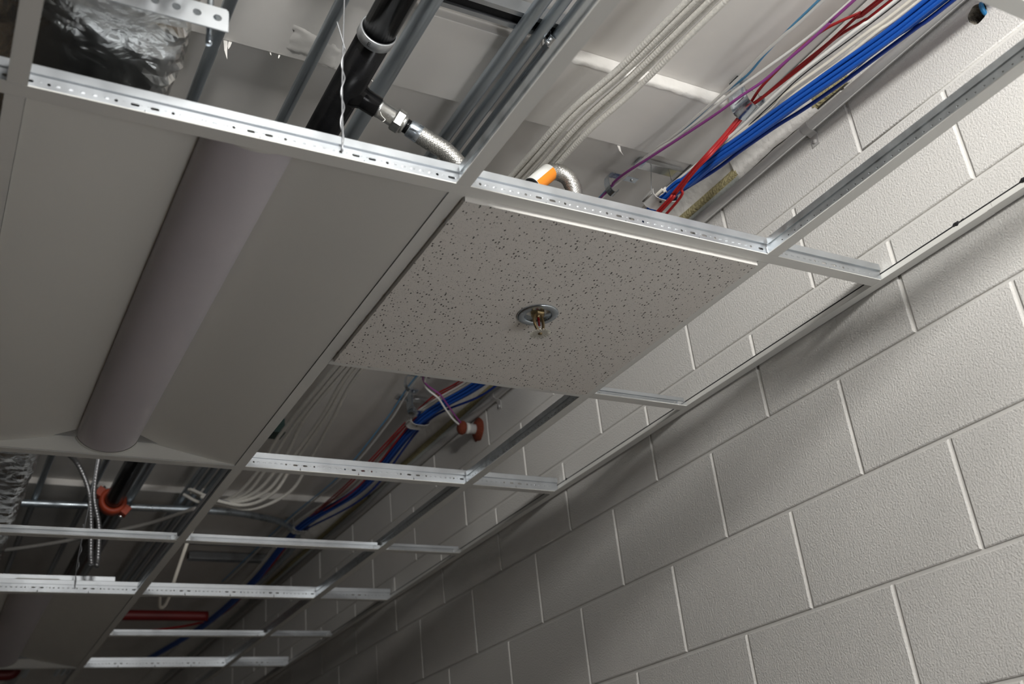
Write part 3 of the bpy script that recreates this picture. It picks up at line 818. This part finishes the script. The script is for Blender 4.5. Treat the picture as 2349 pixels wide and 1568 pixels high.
# firestop sleeve in the wall
fs_ = thing('firestop_sleeve', (.9, 1.655, .367), 'grey cable sleeve with rust-coloured firestop putty in the wall', 'sleeve')
b = MB(); vs = []
for i in range(20):
    a = 2 * math.pi * i / 20
    for (r, x) in ((.040 + .006 * noise.noise(Vector((math.cos(a) * 2, math.sin(a) * 2, 0))), .8995), (.034, .893), (.017, .886)): vs.append((x, 1.655 + r * math.cos(a), .367 + r * math.sin(a)))
b.add(vs, [(i * 3 + k, ((i + 1) % 20) * 3 + k, ((i + 1) % 20) * 3 + k + 1, i * 3 + k + 1) for i in range(20) for k in range(2)], True)
rehome(b.build('wall_putty', 'brown'), fs_)
b = MB(); b.lathe([(.0001, 0), (.0165, 0), (.0165, .062), (.0001, .062)], (.905, 1.655, .367), (-1, 0, .0), 20); rehome(b.build('sleeve', 'wallpipe'), fs_)
b = MB(); b.lathe([(.0160, .040), (.0185, .040), (.0185, .052), (.0160, .052)], (.905, 1.655, .367), (-1, 0, 0), 20, closed=True); rehome(b.build('white_ring', 'paper'), fs_)
b = MB(); b.lathe([(.0001, .056), (.020, .056), (.0235, .062), (.0225, .070), (.015, .077), (.0001, .079)], (.905, 1.655, .367), (-1, 0, 0), 20); rehome(b.build('end_putty', 'brown'), fs_)

# hanger wires
def hanger_wire(pts, twist, label):
    w = thing('hanger_wire', pts[0], label, 'wire')
    b = MB(); b.tube(smooth_path(pts, .004), .0012, 8); rehome(b.build('main_wire', 'wire'), w)
    b = MB(); tp = []
    a, c = Vector(twist[0]), Vector(twist[1]); n_ = 60
    for i in range(n_ + 1):
        u = i / n_; p = a.lerp(c, u); an = u * 2 * math.pi * twist[2]
        tp.append(p + Vector((.0025 * math.cos(an), .0025 * math.sin(an), 0)))
    tp = [Vector(pts[0]) + Vector((.001, -.003, -.002)), Vector(pts[0]) + Vector((.0, -.006, .006))] + tp + [Vector(twist[3])]
    b.tube(smooth_path(tp, .003), .0012, 8); rehome(b.build('twisted_tail', 'wire'), w)
hanger_wire([(-.1872, 0, .0200), (-.1868, -.0050, .028), (-.186, -.0065, .05), (-.1845, -.003, .10), (-.181, 0, .17), (-.177, 0, .25), (-.168, 0, .42), (-.162, 0, .536)],
            ((-.1865, -.004, .045), (-.1785, -.001, .215), 3.0, (-.1885, -.004, .262)), 'twisted hanger wire hooked through the nearest main tee')
hanger_wire([(-.195, 4 * G, .0185), (-.196, 4 * G - .004, .03), (-.2, 4 * G - .06, .10), (-.19, 4 * G - .13, .25), (-.183, 4 * G - .19, .42), (-.18, 4 * G - .22, .536)],
            ((-.196, 4 * G - .01, .04), (-.194, 4 * G - .09, .17), 3.0, (-.198, 4 * G - .10, .2)), 'twisted hanger wire on the far main tee by the flexible conduits')

# ---- cables
def cable(name, m, pts, r, label, group, step=.012, ridges=False, seg=8):
    P = smooth_path(pts, .0017 if ridges else step)
    b = MB()
    if ridges: b.tube(P, r, 9, rf=lambda d, a: r * (1 + .038 * math.sin(2 * math.pi * d / .0064 + a)))
    else: b.tube(P, r, seg)
    return tag(b.build(name, m), label, 'cable', group)

mc = [
 [(.47, -.75, .42), (0.42, -0.135, 0.42), (0.404, 0.06, 0.42), (0.38, 0.217, 0.42), (0.374, 0.439, 0.42), (.352, .95, .415), (0.334, 1.458, 0.42), (0.33, 1.968, 0.41), (0.333, 2.20, 0.38), (.30, 2.42, .352), (.22, 2.52, .36), (.16, 2.56, .40)],
 [(.48, -.75, .418), (0.431, -0.139, 0.418), (0.415, 0.059, 0.418), (0.391, 0.217, 0.417), (0.387, 0.439, 0.419), (.366, .95, .418), (0.352, 1.453, 0.42), (0.351, 1.905, 0.41), (0.353, 2.139, 0.385), (.33, 2.36, .345), (.25, 2.47, .35), (.17, 2.53, .41)],
 [(.495, -.75, .423), (0.443, -0.144, 0.424), (0.424, 0.062, 0.424), (0.403, 0.217, 0.424), (0.400, 0.439, 0.42), (.381, .95, .421), (0.37, 1.447, 0.42), (0.365, 1.808, 0.41), (0.383, 2.089, 0.38), (.35, 2.30, .335), (.27, 2.42, .335), (.17, 2.50, .40)],
 [(.508, -.75, .42), (0.453, -0.149, 0.416), (0.436, 0.061, 0.415), (0.417, 0.226, 0.416), (0.416, 0.44, 0.417), (.396, .95, .416), (0.385, 1.452, 0.42), (0.412, 1.796, 0.41), (0.41, 2.104, 0.38), (.38, 2.27, .33), (.30, 2.38, .32), (.2, 2.46, .36)],
 [(.522, -.75, .42), (0.466, -0.154, 0.42), (0.452, 0.063, 0.42), (0.433, 0.238, 0.42), (0.432, 0.441, 0.42), (.411, .95, .42), (0.396, 1.455, 0.42), (0.422, 1.757, 0.41), (0.428, 2.112, 0.38), (.40, 2.25, .32), (.33, 2.36, .305), (.22, 2.42, .34)],
 [(.532, -.75, .416), (0.478, -0.158, 0.412), (0.464, 0.070, 0.411), (0.444, 0.238, 0.411), (0.441, 0.441, 0.413), (.428, .95, .415), (0.415, 1.456, 0.42), (0.451, 1.804, 0.41), (0.478, 2.092, 0.39), (.46, 2.26, .33), (.36, 2.38, .30), (.24, 2.44, .335)],
]
for i, p in enumerate(mc):
    if i == 1:
        q = [(x + .001, y, z_ - .011) for x, y, z_ in p]
        cable('cable', 'c_grey', [(x + .004, y, z_ + .004) for x, y, z_ in mc[4]], .0042, 'slate grey cable tucked inside the ivory cable bundle', None)
    cable('armored_cable', 'c_mc', p, .0060, 'ridged ivory cable in the loose bundle running over the speckled tile', 'ridged ivory cables in one bundle', ridges=True)

farw = [(.640, .62, .44), (.62, 1.0, .42), (.618, 1.45, .45)]
cable('cable', 'c_sky', [(.69, -.8, .455), (0.684, -0.201, 0.46), (0.686, -0.106, 0.462), (0.691, -0.039, 0.464), (0.699, 0.02, 0.466), (0.691, 0.087, 0.468), (0.688, 0.171, 0.469), (0.68, 0.304, 0.471), (0.669, 0.373, 0.473), (0.657, 0.447, 0.475), (.648, .55, .465), (.63, 1.0, .43), (.632, 1.5, .470), (.655, 1.85, .45), (.66, 2.3, .42), (.66, 2.95, .45), (.62, 3.8, .42)], .0024, 'thin light blue cable twisted with the white one over the lit deck', 'thin cables through the small loop strap')
cable('cable', 'c_white', [(.70, -.8, .45), (0.688, -0.209, 0.455), (0.683, -0.107, 0.457), (0.681, -0.046, 0.459), (0.684, 0.003, 0.461), (0.684, 0.079, 0.462), (0.68, 0.162, 0.464), (0.675, 0.241, 0.466), (0.666, 0.302, 0.468), (0.656, 0.442, 0.47), (.652, .55, .462), (.64, 1.0, .43), (.638, 1.5, .468), (.668, 1.85, .445), (.675, 2.3, .42), (.67, 2.95, .448), (.64, 3.8, .42)], .0032, 'thin white cable paired with the light blue one', 'thin cables through the small loop strap')
cable('cable', 'c_white', [(.75, -.8, .44), (0.729, -0.237, 0.445), (0.723, -0.121, 0.448), (0.705, -0.015, 0.45), (0.694, 0.052, 0.452), (0.689, 0.116, 0.455), (0.685, 0.171, 0.457), (0.677, 0.245, 0.46), (0.665, 0.302, 0.462), (0.654, 0.437, 0.465), (.645, .55, .455), (.63, 1.0, .43), (.66, 1.52, .468), (.74, 1.60, .43), (.80, 1.64, .39), (.842, 1.655, .370)], .0032, 'white cable beside the purple one, ending in the firestop sleeve', 'thin cables through the small loop strap')
cable('cable', 'c_purple', [(.75, -.8, .44), (0.728, -0.242, 0.44), (0.726, -0.176, 0.439), (0.724, -0.13, 0.438), (0.718, -0.062, 0.437), (0.713, -0.002, 0.436), (0.701, 0.052, 0.437), (0.694, 0.113, 0.441), (0.686, 0.176, 0.447), (0.661, 0.299, 0.453), (0.646, 0.379, 0.459), (0.645, 0.433, 0.465), (0.646, 0.497, 0.46), (.63, 1.0, .425), (.645, 1.5, .47), (.74, 1.585, .436), (.81, 1.63, .39), (.844, 1.652, .374)], .0030, 'purple cable crossing the red ones towards the loop strap', 'thin cables through the small loop strap')

rtail = [(.770, .95, .385), (.765, 1.50, .455), (.742, 1.74, .468), (.728, 2.38, .43), (.745, 2.98, .455), (.74, 3.6, .40), (.70, 4.4, .38), (.2, 4.7, .36)]
cable('cable', 'c_red', [(.84, -.8, .455), (0.792, -0.247, 0.46), (0.786, -0.208, 0.462), (0.767, -0.171, 0.464), (0.754, -0.132, 0.466), (0.75, -0.062, 0.468), (0.755, 0.036, 0.47), (0.769, 0.092, 0.472), (0.760, 0.129, 0.455), (0.730, 0.150, 0.417), (0.697, 0.179, 0.378), (0.699, 0.245, 0.373), (0.704, 0.316, 0.367), (0.706, 0.370, 0.362)] + rtail, .0031, 'red cable that swings left across the purple cable', 'red fire alarm cables through the saddle hook')
cable('cable', 'c_red', [(.83, -.8, .45), (0.793, -0.252, 0.455), (0.783, -0.204, 0.457), (0.784, -0.122, 0.459), (0.779, -0.041, 0.462), (0.774, 0.06, 0.464), (0.767, 0.099, 0.466), (0.761, 0.126, 0.453), (0.732, 0.148, 0.416), (0.695, 0.173, 0.373), (0.700, 0.238, 0.368), (0.706, 0.308, 0.363), (0.710, 0.366, 0.358)] + [(x + .008, y, z_ - .004) for x, y, z_ in rtail], .0031, 'middle red cable of the three in the saddle hook', 'red fire alarm cables through the saddle hook')
cable('cable', 'c_red', [(.86, -.8, .45), (0.811, -0.26, 0.455), (0.804, -0.2, 0.457), (0.788, -0.141, 0.459), (0.785, -0.058, 0.46), (0.773, 0.06, 0.462), (0.77, 0.098, 0.464), (0.766, 0.125, 0.451), (0.736, 0.147, 0.413), (0.699, 0.169, 0.371), (0.693, 0.208, 0.363), (0.700, 0.273, 0.358), (0.721, 0.358, 0.352), (.79, .95, .385), (.775, 1.50, .448), (.750, 1.74, .462), (.76, 2.38, .41), (.755, 2.98, .45), (.76, 3.6, .40), (.73, 4.4, .37)], .0031, 'red cable that strays to the right of the other two', 'red fire alarm cables through the saddle hook')

btail = [(.772, .9, .405), (.806, 1.42, .430), (.768, 1.82, .452), (.79, 2.42, .425), (.748, 3.02, .452), (.745, 3.7, .40), (.70, 4.5, .37), (.60, 5.4, .38)]
cable('cable', 'c_white', [(0.811, -0.811, 0.400), (0.767, -0.296, 0.405), (0.756, -0.220, 0.406), (0.747, -0.143, 0.407), (0.739, -0.067, 0.408), (0.738, 0.016, 0.409), (0.741, 0.108, 0.411), (0.737, 0.191, 0.412), (0.734, 0.263, 0.413), (0.727, 0.351, 0.414), (0.724, 0.403, 0.415)] + [(x - .03, y, z_ + .01) for x, y, z_ in btail], .0034, 'white cable with a thin black thread, left of the blue bundle', 'cables riding with the blue bundle')
cable('cable', 'caulk', [(0.810, -0.811, 0.396), (0.770, -0.296, 0.401), (0.743, -0.086, 0.402), (0.743, 0.001, 0.402), (0.745, 0.108, 0.404), (0.739, 0.191, 0.406), (0.733, 0.291, 0.407), (0.724, 0.398, 0.410)], .0012, 'thin black thread along the white cable left of the blue bundle', 'cables riding with the blue bundle')
cable('cable', 'c_cream', [(0.820, -0.811, 0.390), (0.783, -0.314, 0.395), (0.771, -0.218, 0.397), (0.761, -0.125, 0.399), (0.746, -0.019, 0.401), (0.753, 0.028, 0.403), (0.745, 0.115, 0.405), (0.744, 0.186, 0.407), (0.742, 0.291, 0.409), (0.727, 0.361, 0.411), (0.718, 0.402, 0.413)] + [(x - .022, y, z_ + .008) for x, y, z_ in btail], .0036, 'upper cream cable hugging the left edge of the blue bundle', 'cables riding with the blue bundle')
cable('cable', 'c_cream', [(0.824, -0.812, 0.382), (0.790, -0.325, 0.387), (0.779, -0.230, 0.390), (0.774, -0.135, 0.392), (0.760, -0.039, 0.395), (0.760, 0.024, 0.398), (0.747, 0.111, 0.400), (0.746, 0.182, 0.403), (0.743, 0.285, 0.406), (0.730, 0.356, 0.408), (0.729, 0.398, 0.411)] + btail, .0036, 'lower cream cable running against the blue bundle', 'cables riding with the blue bundle')
bc = [(0.827, -0.812, 0.365), (0.801, -0.342, 0.375), (0.795, -0.242, 0.379), (0.783, -0.134, 0.383), (0.769, -0.028, 0.387), (0.763, 0.031, 0.391), (0.754, 0.129, 0.395), (0.745, 0.204, 0.399), (0.743, 0.294, 0.403), (0.739, 0.384, 0.407)] + btail
rnd = random.Random(3)
offs = [(-.0105, .003), (-.002, .004), (.0065, .003), (-.0075, -.0055), (.0015, -.0065), (.0105, -.0050), (.015, .004), (-.0035, -.013)]
for i, (dx, dz) in enumerate(offs):
    p = []
    for j, (x, y, z_) in enumerate(bc):
        sp_ = 1.0 if j < 10 else 1.15
        p.append((x + dx * sp_ + rnd.uniform(-.0012, .0012), y, z_ + dz * sp_ + rnd.uniform(-.001, .001)))
    cable('cable', 'c_blue', p, .0043, 'bright blue data cable in the thick blue bundle beside the wall', 'blue data cables in one bundle')
cable('cable', 'c_navy', [(0.824, -0.812, 0.345), (0.817, -0.365, 0.360), (0.814, -0.284, 0.365), (0.808, -0.184, 0.370), (0.803, -0.098, 0.375), (0.793, -0.010, 0.380), (0.783, 0.054, 0.385), (0.772, 0.151, 0.390), (0.768, 0.235, 0.395), (0.750, 0.336, 0.400), (0.751, 0.391, 0.402), (.81, .9, .40), (.83, 1.42, .40), (.79, 1.82, .445), (.815, 2.42, .40), (.765, 3.02, .44)], .0040, 'single dark blue cable separated from the bundle, next to the wall conduit', None)
cable('cable', 'c_teal', [(.935, -.3665, .386), (.912, -.3665, .386), (.899, -.3665, .381), (.896, -.3665, .371), (.899, -.3660, .361), (.912, -.3655, .357), (.935, -.365, .357)], .0045, 'teal cable bent inside the drilled hole in the wall', None)

# ---- cable supports
def saddle_hook(x, y, label, zb=.452):
    t = thing('saddle_hook', (x, y, zb), label, 'hook', 'saddle hooks under the deck')
    prof = [(-.024, .060), (-.0245, .020), (-.020, .006), (-.010, -.001), (.002, -.002), (.013, .002), (.021, .012), (.024, .026), (.0215, .032)]
    pr2 = [(u * .94 + .0002, w + .0016) for u, w in prof[::-1]]
    n_ = len(prof); b = MB(); stations = [(-.025, 1.10, -.003), (-.020, 1.02, -.0005), (0, 1, 0), (.020, 1.02, -.0005), (.025, 1.10, -.003)]
    full = prof + pr2; vs = []
    for dy, s_, dz in stations: vs += [(u * s_, dy, w + dz) for u, w in full]
    m_ = len(full)
    b.add(vs, [(i * m_ + k, i * m_ + (k + 1) % m_, (i + 1) * m_ + (k + 1) % m_, (i + 1) * m_ + k) for i in range(4) for k in range(m_)], True)
    b.add(vs[:m_], [tuple(range(m_))]); b.add(vs[-m_:], [tuple(range(m_))[::-1]])
    b.build('saddle', 'zinc', t)
    b = MB(); b.box(-.0262, -.0243, -.014, .014, .020, .078); b.box(-.0262, .004, -.014, .014, .0755, .078); b.build('angle_clip', 'zinc', t)
    b = MB(); b.lathe([(.0001, .003), (.004, .003), (.0055, .001), (.0055, 0)], (-.008, .002, .0755), (0, 0, -1), 10); b.build('screw', 'zinc', t)
    b = MB(); b.tube(smooth_path([(-.0255, -.012, .035), (-.012, -.020, .040), (.010, -.022, .037), (.022, -.016, .030)], .003), .0011, 6); b.build('retainer_wire', 'chrome', t)
    return t
saddle_hook(.768, .098, 'zinc saddle hook with red cables below the white compound strip')
saddle_hook(.735, 1.76, 'zinc saddle hook seen past the speckled tile, with red cables')

def loop_strap(x, y, label, zt):
    t = thing('loop_strap', (x, y, zt), label, 'clamp', 'loop straps under the deck')
    b = MB(); b.box(.006, .074, -.0085, .0085, -.0022, -.0006); b.build('plate', 'zinc', t)
    pr_ = []
    for i in range(17):
        a = math.radians(85 + 235 * i / 16); pr_.append((-.002 + .0185 * math.cos(a) * .8, -.030 + .028 * math.sin(a)))
    inn = [(-.002 + (u + .002) * .90, -.030 + (w + .030) * .94) for u, w in pr_[::-1]]
    b = MB(); b.prism(pr_ + inn, 'y', -.0095, .0095, smooth=False); b.box(-.003, .008, -.0085, .0085, -.0035, -.0006); b.build('loop', 'zinc', t)
    for dx in (.036, .060):
        b = MB(); b.lathe([(.0001, .0035), (.0030, .003), (.0045, .001), (.0045, 0)], (dx, 0, -.0022), (0, 0, -1), 10); b.build('screw', 'chrome', t)
    return t
loop_strap(.655, .452, 'zinc loop strap holding the purple and light blue cables', .504)
tt = loop_strap(.640, 1.60, 'blurred zinc loop strap past the far edge of the speckled tile', .508)

def bundle_hanger(x, y, zs, label, rz=0.0, px=0.0, py=0.0):
    # plate screwed to the deck, saddle tray hung below it on two wires
    t = thing('bundle_hanger', (x, y, zs), label, 'hanger', 'hangers for the blue cable bundle')
    t.rotation_euler = (0, 0, rz); h = ZHI - .004 - zs
    b = MB(); b.box(px - .068, px + .045, py - .022, py + .015, h - .002, h); b.box(px - .068, px + .045, py - .023, py - .021, h - .012, h); b.build('mounting_plate', 'chrome', t)
    b = MB(); b.box(px - .078, px - .056, py - .023, py + .005, h - .0065, h - .002); b.build('clip_block', 'zinc', t)
    prof = [(-.036, .016), (-.037, .004), (-.032, -.004), (-.020, -.008), (.012, -.008), (.028, -.003), (.034, .007), (.034, .018)]
    full = prof + [(u * .95, w + .0018) for u, w in prof[::-1]]; m_ = len(full)
    vs = []
    for dy, dz in ((-.020, -.0015), (-.016, 0), (.016, 0), (.020, -.0015)): vs += [(u, dy, w + dz) for u, w in full]
    b = MB(); b.add(vs, [(i * m_ + k, i * m_ + (k + 1) % m_, (i + 1) * m_ + (k + 1) % m_, (i + 1) * m_ + k) for i in range(3) for k in range(m_)], True)
    b.add(vs[:m_], [tuple(range(m_))]); b.add(vs[-m_:], [tuple(range(m_))[::-1]])
    tray = b.build('saddle_tray', 'wallpipe', t)
    b = MB(); b.lathe([(.0001, 0), (.0030, 0), (.0030, .001)], (-.012, -.010, -.0086), (0, 0, -1), 12); b.build('punched_hole', 'black', tray)
    for (p, q) in (((-.036, -.014, .014), (px - .036, py - .008, h - .002)), ((.030, -.016, .014), (px + .010, py - .014, h - .002))):
        b = MB(); b.tube([p, q], .0009, 6); b.build('suspension_wire', 'wire', t)
    b = MB(); b.tube([(-.039, -.018, .004), (-.039, .018, .004)], .0020, 8); b.build('hinge_pin', 'steel', t)
    return t
bundle_hanger(.727, .378, .394, 'grey saddle hanger with mirror-bright plate under the blue bundle, above the tile', 0, .060, .046)
bundle_hanger(.768, 1.83, .44, 'saddle hanger under the blue bundle seen past the tile, beside the firestop sleeve', .05)
bundle_hanger(.750, 3.03, .44, 'far dark saddle hanger at the bend of the blue bundle', .1)

# ================================================================== FAR PLENUM
pipe_thing('conduit', 'emt', [(-1.3, 2.93, .45), (-.358, 2.905, .45), (.145, 2.875, .45), (.362, 2.868, .45), (.52, 2.90, .45), (.687, 3.00, .45), (.80, 3.25, .45), (.83, 3.9, .45)], .0140, 'bent steel conduit crossing the dark far bay', 'conduit')
# orange grooved coupling on the black pipe
oc_ = thing('pipe_coupling', (BX, 2.57, BZ), 'bolted red-orange coupling around the black pipe in the far bay', 'coupling')
b = MB(); b.lathe([(.0308, -.023), (.040, -.023), (.046, -.018), (.046, .018), (.040, .023), (.0308, .023)], (0, 0, 0), (0, 1, 0), 28, closed=True); b.build('housing', 'rubber', oc_)
for sx in (-1, 1):
    b = MB(); b.box(min(sx * .040, sx * .066), max(sx * .040, sx * .066), -.018, .018, -.016, .016); ear = b.build('bolt_ear', 'rubber', oc_)
    ear.rotation_euler = (0, math.radians(35), 0)
    b = MB(); b.lathe([(.0001, -.030), (.008, -.030), (.008, -.021), (.005, -.021), (.005, .028), (.0001, .028)], (sx * .054, 0, 0), (0, 0, 1), 8); b.build('bolt', 'chrome', ear)
# flexible conduits hanging to the far main tee
def flex(pts, label):
    P = smooth_path(pts, .0028); b = MB(); b.tube(P, .0085, 10, rf=lambda d, a: .0080 + .0009 * math.sin(2 * math.pi * d / .0098 + a))
    return tag(b.build('flexible_conduit', 'flex'), label, 'conduit', 'flexible conduits in the far bay')
flex([(-.29, 2.44, .50), (-.245, 2.33, .415), (-.215, 2.315, .36), (-.190, 2.325, .30), (-.178, 2.32, .20), (-.172, 2.315, .10), (-.168, 2.31, .062)], 'flexible conduit bending down from the upper left in the far bay')
flex([(-.16, 2.30, .50), (-.172, 2.315, .40), (-.172, 2.345, .30), (-.150, 2.345, .20), (-.146, 2.34, .09), (-.15, 2.33, .062)], 'flexible conduit hanging straight down in the far bay')
pipe_thing('cable', 'c_dull', [(.173, 2.41, .30), (.003, 2.666, .30), (-.401, 2.84, .25), (-.9, 3.0, .25)], .0070, 'thick dull cable slanting across the far bay', 'cable', None, 10)
cable('cable', 'c_cream', [(.20, 2.50, .33), (.197, 2.479, .30), (.150, 2.40, .19), (.130, 2.47, .09), (.122, 2.555, .02), (.110, 2.580, -.003), (.096, 2.560, -.004), (.084, 2.505, .012), (.076, 2.470, .026)], .0065, 'loose cream cable hanging in a loop below the grid in the far bay', None)
pipe_thing('pipe', 'red_pipe', [(-1.6, 4.0, .30), (.2, 3.98, .30), (.60, 3.98, .30)], .024, 'dull red pipe crossing the far dark plenum', 'pipe')
pipe_thing('pipe', 'red_pipe', [(-.30, 5.35, .30), (-.12, 5.36, .30), (-.115, 5.36, .42)], .03, 'red pipe elbow at the bottom left corner', 'pipe')
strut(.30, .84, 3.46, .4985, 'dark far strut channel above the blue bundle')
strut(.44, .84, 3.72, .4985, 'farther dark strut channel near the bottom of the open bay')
jb = thing('junction_box', (.33, 2.03, .46), 'small dark green junction box behind the ivory cables', 'box')
b = MB(); b.box(-.03, .03, -.03, .03, -.02, .03); rehome_ = b.build('body', 'dark', jb)
b = MB(); b.box(-.032, .032, -.032, .032, -.0225, -.0195); b.build('cover', 'dark', jb)
